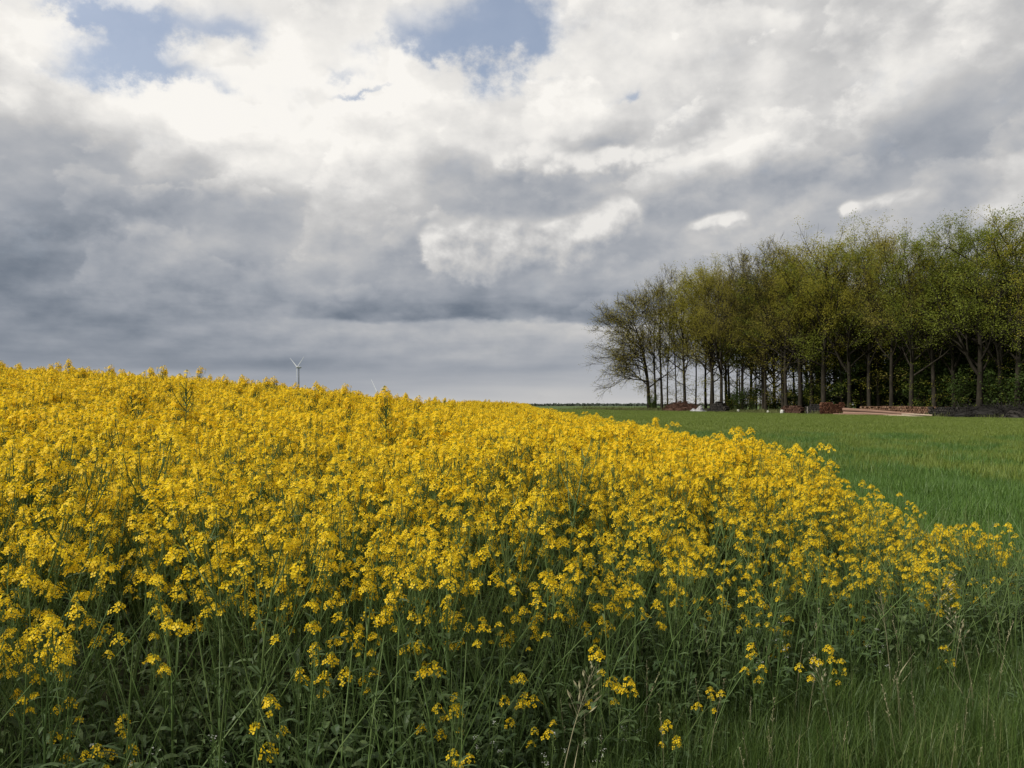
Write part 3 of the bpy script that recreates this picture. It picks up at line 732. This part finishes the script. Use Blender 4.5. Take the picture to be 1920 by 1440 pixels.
# front row, told apart one by one: photo column, metres behind the edge, kind, height factor, turn, label
FR = [(1217, 1.5, 'lean', 1.12, 0, 'nearly bare tree at the left end of the wood, leaning out over the green field'),
      (1229, 3.0, 'bare0', .86, 1, 'slim dark trunk with bare twigs rising just right of the leaning tree'),
      (1241, 1.0, 'bare1', .93, 2, 'straight dark tree with thin bare top, third from the left end of the wood'),
      (1252, 4.0, 'thin0', 1.0, 3, 'thin tree with a tuft of yellow-green leaves, fourth from the left end'),
      (1284, 2.0, 'olive0', .93, .5, 'yellow-green tree with a rounded top standing behind the brown brush heap'),
      (1304, 5.0, 'thin1', 1.05, 1.5, 'thin leafy tree rising behind the crumpled white sheet'),
      (1335, 2.0, 'olive1', .98, 2.5, 'olive-leaved tree standing left of the first dark wood pile'),
      (1352, 1.0, 'brown0', .96, 4, 'brownish tree with a stout dark trunk right behind the first dark wood pile'),
      (1392, 2.5, 'bare0', 1.0, 5, 'tree with a pointed twiggy top left of the tallest bare tree'),
      (1436, 2.0, 'bare1', 1.0, .8, 'tallest bare-topped tree in the left half of the wood, twigs above its neighbours'),
      (1474, 1.0, 'brown1', .98, 2.2, 'brownish-green tree standing behind the small white marker blocks'),
      (1500, 2.0, 'olive2', 1.0, 3.3, 'broad golden-olive tree rising left of the grey post'),
      (1545, 1.5, 'olive3', 1.02, 1.1, 'golden-olive tree rising between the grey post and the red-brown firewood stack'),
      (1592, 2.5, 'green0', 1.0, 2.7, 'leafy green tree behind the left end of the long felled logs'),
      (1630, 3.5, 'olive0', 1.03, 4.4, 'yellow-olive tree behind the middle of the long felled logs'),
      (1672, .5, 'brown0', 1.0, .2, 'brownish tree with a dark trunk standing behind the pale thin log'),
      (1708, -.4, 'green1', 1.0, 5.2, 'tree whose dark trunk stands in front of the long firewood row'),
      (1752, 2.0, 'olive1', 1.03, .9, 'olive tree rising at the right end of the long firewood row'),
      (1790, 3.0, 'green2', 1.03, 2.0, 'green tree standing left of the forked oak'),
      (1836, .5, 'oak', 1.0, 0, 'big forked oak with a thick dark trunk and a limb reaching left'),
      (1874, 2.0, 'green0', 1.04, 4.0, 'green tree standing right of the forked oak with a tall ragged top'),
      (1908, 1.0, 'olive2', 1.02, 5.5, 'yellow-green tree at the right edge of the photo')]
rg = random.Random(77)
taken = []
for px, back, kind, s, rz, lab in FR:
    x, y, z = line_at(px, -back); taken.append((x, y))
    mk_tree('oak_tree' if kind == 'oak' else 'tree', 'front_'+kind if 'front_'+kind in KIND else kind, x, y, s*(.95 if px < 1700 else .90), rz if kind not in ('lean', 'oak') else 0, lab)
GW = 'trees inside the wood'
kinds = ['olive0', 'olive1', 'olive2', 'olive3', 'green0', 'green1', 'green2', 'brown0', 'brown1', 'thin0', 'thin1', 'bare0']
proto_t = {}
n_in = 0
t = 1.0
for row in range(6):
    off = 5.5 + row*4.6; t = 1.5 + rg.uniform(0, 2) + row*.5
    while t < 86:
        u = t + rg.uniform(-.8, .8); o_ = off + rg.uniform(-1.4, 1.4); p = P0 + LD*u + LN*o_; t += 3.4 + rg.uniform(0, 1.2) + (1.2 if u < 14 else 0)
        if abs(p.x/p.y) > .70 or u < 2 + row*.6: continue
        k = rg.choice(kinds + ['inner0', 'inner1']*4 if u > 22 else kinds if u > 16 else ['thin0', 'thin1', 'bare0', 'brown0', 'olive0', 'olive1'])
        s = rg.uniform(.82, .96)*(.92 if row > 2 else 1)
        if k in proto_t:
            o = copy_tree(proto_t[k]); o.location = (p.x, p.y, gz(p.x, p.y)-.05); o.rotation_euler = (0, 0, rg.uniform(0, 6.28)); o.scale = (s, s, s)
        else:
            proto_t[k] = mk_tree('tree', k, p.x, p.y, s, rg.uniform(0, 6.28), 'slender spring tree standing deeper inside the wood, behind the front row', GW)
        n_in += 1
# undergrowth bushes
def bush_mesh(seed, H, Wd, n):
    r2 = random.Random(seed); st = MB(); lf = MB()
    for i in range(n):
        a = r2.uniform(0, 6.28); o = r2.uniform(.2, 1)*Wd; h = H*r2.uniform(.55, 1.1)
        p = [Vector((0, 0, 0)), Vector((math.cos(a)*o*.3, math.sin(a)*o*.3, h*.5)), Vector((math.cos(a)*o, math.sin(a)*o, h))]
        st.tube(p, [.035, .022, .01], 3, 0, False)
        for k in range(7):
            q = p[1] + (p[2]-p[1])*(k/6) if k > 1 else p[0] + (p[1]-p[0])*(.5+.5*k)
            leaf_clump(lf, r2, q + Vector((r2.uniform(-.3, .3), r2.uniform(-.3, .3), r2.uniform(-.2, .2))), .6, 9, .24)
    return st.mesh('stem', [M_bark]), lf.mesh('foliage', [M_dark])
BU = [bush_mesh(400+i, 3.6+.8*i, 1.7+.3*i, 16) for i in range(3)]
def bush(i, x, y, s, rz, label, group=None):
    o = thing('bush', (x, y, gz(x, y)-.03), label, 'bush', group, rz); o.scale = (s, s, s*1.1)
    link('stem', BU[i][0], o); link('foliage', BU[i][1], o); return o
b0 = {}
for i in range(230):
    u = 8 + 60*rg.random()**.85; o_ = rg.uniform(4 if u > 40 else 7, 30); p = P0 + LD*u + LN*o_
    if abs(p.x/p.y) > .68: continue
    k = rg.randrange(3); s = rg.uniform(.7, 1.15)*(.75 if u < 22 else 1.2 if u < 36 else 1.6)
    if k in b0:
        o = copy_tree(b0[k]); o.location = (p.x, p.y, gz(p.x, p.y)-.03); o.rotation_euler = (0, 0, rg.uniform(0, 6.28)); o.scale = (s, s, s*1.1)
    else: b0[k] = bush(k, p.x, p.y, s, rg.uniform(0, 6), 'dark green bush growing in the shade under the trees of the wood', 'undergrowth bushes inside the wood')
for px, back, k, s, lab in [(1224, .6, 0, .62, 'small thin bush at the foot of the leaning tree, leftmost of all bushes'), (1385, 1.2, 1, .7, 'green bush at the wood edge right of the first dark wood pile'),
                            (1800, 1.6, 2, 1.0, 'broad dark bush left of the forked oak'), (1862, 1.4, 1, 1.0, 'dark bush right of the forked oak, behind the black brushwood'), (1900, .8, 2, 1.05, 'tall dark bush at the right edge of the photo')]:
    x, y, z = line_at(px, -back); bush(k, x, y, s, rg.uniform(0, 6), lab)
print('trees inside', n_in)
# ------------------------------------------------------------------ wood piles and odds and ends along the wood edge
M_red = solid('fresh_red_brown_wood', [(0, (.045, .020, .012)), (.5, (.082, .034, .019)), (1, (.14, .072, .044))], 5, .85, .1, .8)
M_dull = solid('weathered_firewood', [(0, (.075, .042, .026)), (.5, (.14, .080, .050)), (1, (.23, .15, .10))], 5, .9, .1, .8)
M_blackw = solid('dark_wet_wood', [(0, (.010, .010, .009)), (.5, (.022, .020, .017)), (1, (.045, .040, .034))], 5, .8, .2, .7)
M_log = solid('pinkish_debarked_log', [(0, (.13, .078, .055)), (.5, (.20, .125, .09)), (1, (.29, .19, .145))], 3, .8, .15, .4, (.3, 3, 3), .3)
M_pale = solid('pale_peeled_log', [(0, (.30, .24, .17)), (1, (.46, .38, .29))], 3, .8, .15, .2, (.3, 3, 3), .2)
M_brush = solid('brown_brush_twig', [(0, (.040, .022, .016)), (.5, (.075, .042, .030)), (1, (.12, .075, .055))], 4, .95, .05, .6)
M_sheet = solid('white_plastic_sheet', [(0, (.22, .22, .23)), (1, (.38, .38, .39))], 2, .4, .4, .2)
M_post = solid('grey_weathered_post', [(0, (.13, .125, .11)), (1, (.24, .23, .20))], 5, .9, .1, .2, (1, 1, .2), .4)
M_stone = solid('white_painted_block', [(0, (.36, .36, .33)), (1, (.55, .55, .50))], 4, .8, .2, .2)
M_turb = solid('turbine_hazed_paint', [(0, (.36, .38, .40)), (1, (.44, .46, .48))], .05, .5, .4, .1)  # greyed base colour stands in for haze over the far turbines
M_turbgrey = solid('turbine_tower_hazed_paint', [(0, (.22, .24, .27)), (1, (.28, .30, .33))], .05, .6, .3, .1)  # darker bluish grey, distance haze put into the colour
def billet_mesh(L, r, seed, mat):
    r2 = random.Random(seed); mb = MB(); n = r2.choice((5, 6, 7)); ang = sorted(r2.uniform(0, 6.283) for _ in range(n))
    ang = [6.283*i/n + r2.uniform(-.25, .25) for i in range(n)]; rr = [r*r2.uniform(.8, 1.1) for _ in range(n)]
    for e in (-L/2, L/2):
        for w, q in zip(ang, rr): mb.v.append((q*math.cos(w), e + r2.uniform(-.02, .02), q*math.sin(w)))
    for i in range(n): mb.f.append((i, (i+1) % n, n+(i+1) % n, n+i)); mb.m.append(0)
    mb.f.append(tuple(reversed(range(n)))); mb.f.append(tuple(range(n, 2*n))); mb.m += [0, 0]
    return mb.mesh('log', [mat])
lz = math.atan2(LD.y, LD.x)
def stack(px, off, cols, rows, r, L, mat, label, slope=.0, rz=None):
    x, y, z = line_at(px, off); o = thing('firewood_stack', (x, y, z), label, 'firewood stack', None, lz if rz is None else rz)
    ms = [billet_mesh(L, r, 500+k, mat) for k in range(5)]; r2 = random.Random(px)
    for j in range(rows):
        for i in range(cols - (j % 2)):
            if j == rows-1 and r2.random() < .3: continue
            if slope and j*1.0/rows > 1.0 - slope*abs(i - cols/2)/(cols/2) + .1: continue
            c = link('log', r2.choice(ms), o, ((i - cols/2 + .5*(j % 2) + .5)*2*r*.97, r2.uniform(-.05, .05), r*.92 + j*r*1.74)); c.rotation_euler = (0, r2.uniform(0, 6.28), 0)
    return o
def log_mesh(L, r1, r2_, seed, mat, bend=.1):
    q = random.Random(seed); mb = MB(); K = 8
    mb.tube([(L*(k/K-.5), bend*math.sin(k/K*3.1)*q.uniform(.8, 1.2), bend*.3*math.sin(k/K*4)) for k in range(K+1)], [r1 + (r2_-r1)*k/K*q.uniform(.95, 1.05) for k in range(K+1)], 9)
    return mb.mesh('felled_log', [mat])
def flog(px0, px1, off0, off1, h0, h1, r1, r2_, mat, seed, label, group=None):
    a = Vector(line_at(px0, off0)); b = Vector(line_at(px1, off1)); a.z += h0; b.z += h1; d = b-a
    o = link('felled_log', log_mesh(d.length, r1, r2_, seed, mat)); o.location = (a+b)/2
    o.rotation_euler = d.to_track_quat('X', 'Z').to_euler(); tag(o, label, 'log', group); return o
def heap(px, off, W, D, H, n, mat, label, name='brush_heap', Lr=(.6, 2.0)):
    """heap of crossing branches over a rough mound"""
    x, y, z = line_at(px, off); o = thing(name, (x, y, z), label, 'brush heap', None, lz); r2 = random.Random(px*3+1); mb = MB(); K = 14; J = 6
    for j in range(J+1):
        for i in range(K):
            w = 6.283*i/K; t = j/J; k = math.cos(t*1.5708)*r2.uniform(.88, 1.1)
            mb.v.append((W/2*k*math.cos(w), D/2*k*math.sin(w), H*.86*math.sin(t*1.5708)*r2.uniform(.85, 1.08) - (.05 if j == 0 else 0)))
    for j in range(J):
        for i in range(K): mb.f.append((j*K+i, j*K+(i+1) % K, (j+1)*K+(i+1) % K, (j+1)*K+i)); mb.m.append(0)
    link('mound', mb.mesh('mound', [mat]), o)
    tw = MB()
    for i in range(n):
        w = r2.uniform(0, 6.283); k = math.sqrt(r2.random()); c = Vector((W/2*k*math.cos(w), D/2*k*math.sin(w), H*.9*math.sqrt(max(0, 1-k*k))))
        d = Vector((r2.uniform(-1, 1), r2.uniform(-.6, .6), r2.uniform(-.35, .5))).normalized()*r2.uniform(*Lr)/2
        r = r2.uniform(.015, .05); tw.tube([c-d, c+Vector((0, 0, r2.uniform(-.08, .08))), c+d], [r, r*.9, r*.5], 4)
    tag(link('branches', tw.mesh('branches', [mat]), o), kind='stuff')
    return o
heap(1276, 1.5, 6.2, 3.0, 1.5, 260, M_brush, 'reddish-brown heap of cut brushwood at the wood edge')
def sheet(px, off, label):
    x, y, z = line_at(px, off); mb = MB(); r2 = random.Random(9); N_, K = 14, 9
    for j in range(K+1):
        for i in range(N_+1):
            u, v = i/N_*2-1, j/K*2-1; h = .95*max(0, 1 - abs(u)**1.7)*max(0, 1-abs(v)**2)**.6
            mb.v.append((u*1.2 + .10*r2.uniform(-1, 1), v*.9 + .08*r2.uniform(-1, 1), .05 + h*(.75+.35*math.sin(5*u+2*v)) + .10*r2.random()))
    for j in range(K):
        for i in range(N_): a = j*(N_+1)+i; mb.f.append((a, a+1, a+N_+2, a+N_+1)); mb.m.append(0)
    o = link('plastic_sheet', mb.mesh('plastic_sheet', [M_sheet], False), None, (x, y, z)); o.rotation_euler = (0, 0, lz)
    md = o.modifiers.new('thick', 'SOLIDIFY'); md.thickness = .02
    tag(o, label, 'sheet')
sheet(1310, 2.0, 'crumpled white plastic sheet lying right of the brown brush heap')
stack(1346, 1.6, 13, 7, .13, 1.0, M_blackw, 'dark rounded wood pile right of the crumpled white sheet', .8)
stack(1486, 1.6, 12, 5, .13, 1.0, M_brush, 'low dull brown wood pile left of the grey post', .4)
stack(1530, 1.8, 10, 6, .13, 1.0, M_blackw, 'black wood pile between the grey post and the red-brown stack', .3)
stack(1560, 3.0, 13, 8, .115, 1.0, M_red, 'small red-brown stack of freshly cut firewood with squared sides', rz=-.15)
stack(1666, 1.2, 24, 5, .14, 1.0, M_dull, 'long brownish firewood row behind the felled logs, left of the dark trunk')
stack(1735, 1.4, 18, 5, .14, 1.0, M_dull, 'long brownish firewood row behind the felled logs, right of the dark trunk')
stack(1778, 2.0, 15, 5, .14, 1.0, M_blackw, 'black stack of dark firewood next to the right end of the brownish firewood row')
heap(1845, 1.8, 9.0, 3.2, 1.35, 380, M_blackw, 'black heap of tangled brushwood in front of the forked oak', Lr=(.8, 2.6))
heap(1905, 2.0, 5.0, 2.8, 1.3, 200, M_blackw, 'dark brushwood heap cut off by the right edge of the photo', Lr=(.8, 2.4))
flog(1580, 1714, 4.2, 3.6, .78, .38, .21, .15, M_log, 1, 'uppermost pinkish felled log, sloping down from the red-brown stack')
flog(1581, 1690, 4.6, 4.2, .36, .22, .19, .15, M_log, 2, 'middle pinkish felled log lying under the sloping one')
flog(1562, 1642, 5.0, 4.9, .16, .16, .15, .12, M_log, 3, 'lowest brownish felled log lying flat before the red-brown stack')
flog(1656, 1732, 5.3, 5.1, .14, .14, .13, .10, M_pale, 4, 'thin pale peeled log lying in front on the grass')
flog(1690, 1748, 4.4, 3.2, .32, .30, .12, .09, M_pale, 5, 'short pale pole lying at the right end of the felled logs')
def post(px, off, h, r, mat, name, label, cat):
    x, y, z = line_at(px, off); mb = MB()
    mb.tube([(0, 0, -.2), (0, 0, h*.5), (.02, 0, h*.97), (.02, 0, h)], [r, r*.97, r*.93, r*.6], 8)
    o = link(name, mb.mesh(name, [mat]), None, (x, y, z)); return tag(o, label, cat)
post(1514, 2.2, 1.05, .13, M_post, 'wooden_post', 'short grey wooden post standing beside the black wood pile', 'post')
def block(px, off, w, h, label):
    x, y, z = line_at(px, off); mb = MB(); r2 = random.Random(px); n = 8
    for t, k in ((-.1, .9), (.3, 1.0), (.75, .95), (1.0, .55)):
        for i in range(n): a = 6.283*i/n; q = w/2*k*r2.uniform(.9, 1.1); mb.v.append((q*math.cos(a), q*math.sin(a), h*t))
    for j in range(3):
        for i in range(n): mb.f.append((j*n+i, j*n+(i+1) % n, (j+1)*n+(i+1) % n, (j+1)*n+i)); mb.m.append(0)
    mb.f.append(tuple(range(3*n, 4*n))); mb.m.append(0)
    tag(link('white_stone', mb.mesh('white_stone', [M_stone]), None, (x, y, z)), label, 'stone')
block(1440, 2.4, .40, .48, 'smaller left white stone standing at the wood edge')
block(1466, 2.4, .52, .62, 'larger white stone at the wood edge, right of the smaller white one')
block(1544, 3.6, .42, .55, 'white stone leaning against the left foot of the red-brown firewood stack')
block(1384, 2.0, .42, .55, 'white stone at the wood edge right of the first dark wood pile')
# ------------------------------------------------------------------ wind turbines on the horizon
def blade_mesh(L, wide=1.0, mat=None):
    mb = MB(); K = 10; n = 8
    for k in range(K+1):
        t = k/K; ch = wide*L*(.035 if t < .05 else .06*(1-t)**.8 + .018); th = ch*(.9 if t < .05 else .22)
        for i in range(n): a = 6.283*i/n; mb.v.append((ch/2*math.cos(a) + (ch*.2 if t > .05 else 0), th/2*math.sin(a), L*t))
    for k in range(K):
        for i in range(n): mb.f.append((k*n+i, k*n+(i+1) % n, (k+1)*n+(i+1) % n, (k+1)*n+i)); mb.m.append(0)
    mb.f.append(tuple(range(K*n, K*n+n))); mb.m.append(0)
    return mb.mesh('blade', [mat or M_turb], True)
def turbine(px, hub_py, blade_px, D, turn, label, yaw=R(-52), wide=1.0, mat=None):
    s = D/F; x = (px-CX)*s; hubz = EYE + (HZ-hub_py)*s; L = blade_px*s; z0 = gz(x, D) - 1
    o = thing('wind_turbine', (x, D, z0), label, 'wind turbine', None, yaw); H = hubz - z0
    mb = MB(); mb.tube([(0, 0, 0), (0, 0, H*.5), (0, 0, H)], [L*.046, L*.038, L*.028], 14); link('tower', mb.mesh('tower', [M_turbgrey], True), o)
    mb = MB(); mb.tube([(0, L*.13, 0), (0, L*.08, 0), (0, -L*.05, 0), (0, -L*.075, 0)], [L*.03, L*.048, L*.048, L*.036], 10); link('nacelle', mb.mesh('nacelle', [M_turb], True), o, (0, 0, H + L*.03))
    mb = MB(); mb.tube([(0, 0, 0), (0, -L*.05, 0), (0, -L*.08, 0)], [L*.042, L*.036, L*.012], 10); hb = link('hub', mb.mesh('hub', [M_turb], True), o, (0, -L*.075, H + L*.03))
    bm = blade_mesh(L, wide, mat)
    for k in range(3):
        b = link('blade', bm, o, (0, -L*.105, H + L*.03)); b.rotation_euler = (0, R(turn + 120*k), 0)
    return o
turbine(560, 690, 37, 2100, 60, 'grey-white wind turbine with two blades raised in a V above the yellow crop')
turbine(714, 745, 44, 1750, -42, 'wind turbine mostly hidden behind the yellow crest, only white blades showing')
turbine(204, 694, 15, 5200, -4, 'tiny distant wind turbine with one blade straight up, leftmost on the horizon', wide=2.0, mat=M_turbgrey)
# far-off wood line
def farwood():
    mb = MB(); r2 = random.Random(3)
    for i in range(900):
        x = r2.uniform(-120, 560); y = 1500 + r2.uniform(-40, 60) + .1*x; z = gz(x, y); h = r2.uniform(1.5, 4.5)*(1 if x > 60 else .8)
        for j in range(7):
            c = Vector((x + r2.uniform(-3, 3), y + r2.uniform(-3, 3), z + h*r2.random())); a = Vector((r2.uniform(-1, 1), r2.uniform(-.5, .5), r2.uniform(-.6, .6))).normalized()*r2.uniform(1.5, 3.5); b = Vector((0, r2.uniform(-.6, .6), 1)).normalized()*r2.uniform(1.2, 2.6)
            mb.face([c-a, c-b, c+a, c+b])
    o = link('distant_woods', mb.mesh('distant_woods', [solid('distant_foliage', [(0, (.05, .065, .05)), (1, (.085, .10, .075))], .05)]))
    tag(o, kind='stuff')
farwood()
# ------------------------------------------------------------------ weeds at the foot of the crop
def purse(seed, H):
    """small weed: thin forked stems, each with a knot of tiny white flowers"""
    r2 = random.Random(seed); st = MB(); fl = MB(); tops = []
    la = r2.uniform(0, 6.28)
    def stem(p, d, L, r):
        pts = [p, p + d*L*.5 + Vector((0, 0, L*.04)), p + d*L + Vector((0, 0, L*.12))]; st.tube(pts, [r, r*.8, r*.5], 4, 0, False); return pts
    m = stem(Vector((0, 0, 0)), Vector((math.cos(la)*.12, math.sin(la)*.12, 1)), H, .0028); tops.append(m[2])
    for i in range(4):
        a = i*2.2 + r2.uniform(-.4, .4); b = m[0] + (m[1]-m[0])*r2.uniform(.5, 1.4) if i < 3 else m[1]
        q = stem(b, Vector((math.cos(a)*.4, math.sin(a)*.4, 1)).normalized(), H*r2.uniform(.25, .45), .0018); tops.append(q[2])
        rleaf(st, b, a + .5, .05, .012, r2, .5)
    for t in tops:
        for k in range(8):
            c = t + Vector((r2.gauss(0, .008), r2.gauss(0, .008), r2.uniform(-.008, .010))); petal4(fl, c, Vector((r2.uniform(-.6, .6), r2.uniform(-.6, .6), 1)), .0027, r2)
        for k in range(9):
            c = t + Vector((0, 0, -.02 - .009*k)); a = r2.uniform(0, 6.28); e = c + Vector((math.cos(a), math.sin(a), .4))*.011; s = Vector((-math.sin(a), math.cos(a), 0))*.003
            st.face([c, e + s, e + Vector((0, 0, .004)), e - s])
    return st.mesh('stem', [M_stem]), fl.mesh('blossom', [M_white])
PU = [purse(600+i, .42+.06*i) for i in range(3)]
pp = None
rg = random.Random(41)
for px, d in [(82, 2.45), (110, 2.3), (158, 2.5), (220, 2.35), (225, 2.6), (275, 2.45), (252, 2.28), (350, 2.3), (370, 2.5), (520, 2.5), (1025, 3.05), (1105, 3.1), (1180, 3.3), (905, 3.0), (1440, 3.9), (1650, 4.1)]:
    x, y, z = ray(px, d); k = rg.randrange(3); s = rg.uniform(.75, 1.1)
    if pp and k in pp: o = copy_tree(pp[k]); o.location = (x, y, z); o.rotation_euler = (0, 0, rg.uniform(0, 6)); o.scale = (s, s, s)
    else:
        pp = pp or {}
        o = pp[k] = thing('white_flowered_weed', (x, y, z), 'thin weed with tiny white flower knots at the dark foot of the crop', 'weed', 'white-flowered weeds at the foot of the crop', rg.uniform(0, 6)); o.scale = (s, s, s)
        link('stem', PU[k][0], o); link('blossom', PU[k][1], o)
# pale seeding grass stalks that stand out in front
def brome(seed, H):
    r2 = random.Random(seed); st = MB(); sd_ = MB(); a = r2.uniform(0, 6.28); u = Vector((math.cos(a), math.sin(a), 0))
    P = lambda t: u*(.22*H*t*t) + Vector((0, 0, H*t))
    st.tube([P(k/6) for k in range(7)], [.0024, .0022, .002, .0018, .0015, .0011, .0007], 4, 0, False)
    for k in range(3): blade(st, r2, P(.1+.2*k).x, P(.1+.2*k).y, .0 + H*(.35+.12*k), .009, H*.25, r2.uniform(0, 6.28))
    for k in range(26):
        t = .70 + .30*k/26; w = k*2.4; c = P(t); d = (Vector((math.cos(w), math.sin(w), 1.1)).normalized() + u*.2)*(.055*(1.12-(t-.7)/.3)+.012); e = c + d; st.tube([c, e], [.0006, .0004], 3, 0, False)
        s = d.orthogonal().normalized()*.0035; sd_.face([e - d*.1, e + d*.18 + s, e + d*.5, e + d*.18 - s])
    return st.mesh('stem', [M_seed]), sd_.mesh('seed_head', [M_seed])
BR = [brome(700+i, .62+.1*i) for i in range(3)]
for px, d, k, s, lab in [(1040, 2.95, 0, 1.1, 'pale seeding grass stalk bending left, in front of the dark stems at bottom centre'), (1665, 4.2, 1, .9, 'pale upright seeding grass stalk at the edge of the crop, right of centre'),
                         (1725, 4.6, 2, .85, 'dry branching grass stalk under the dense yellow cluster at the right corner'), (1820, 4.1, 1, .85, 'pale feathery grass stalk in the meadow near the right edge'), (1560, 3.5, 2, .7, 'pale drooping grass stalk in the meadow at bottom right of centre')]:
    x, y, z = ray(px, d); o = thing('seeding_grass', (x, y, z), lab, 'grass stalk', None, px*.7); o.scale = (s, s, s)
    link('stem', BR[k][0], o); link('seed_head', BR[k][1], o)
bpy.context.view_layer.update()
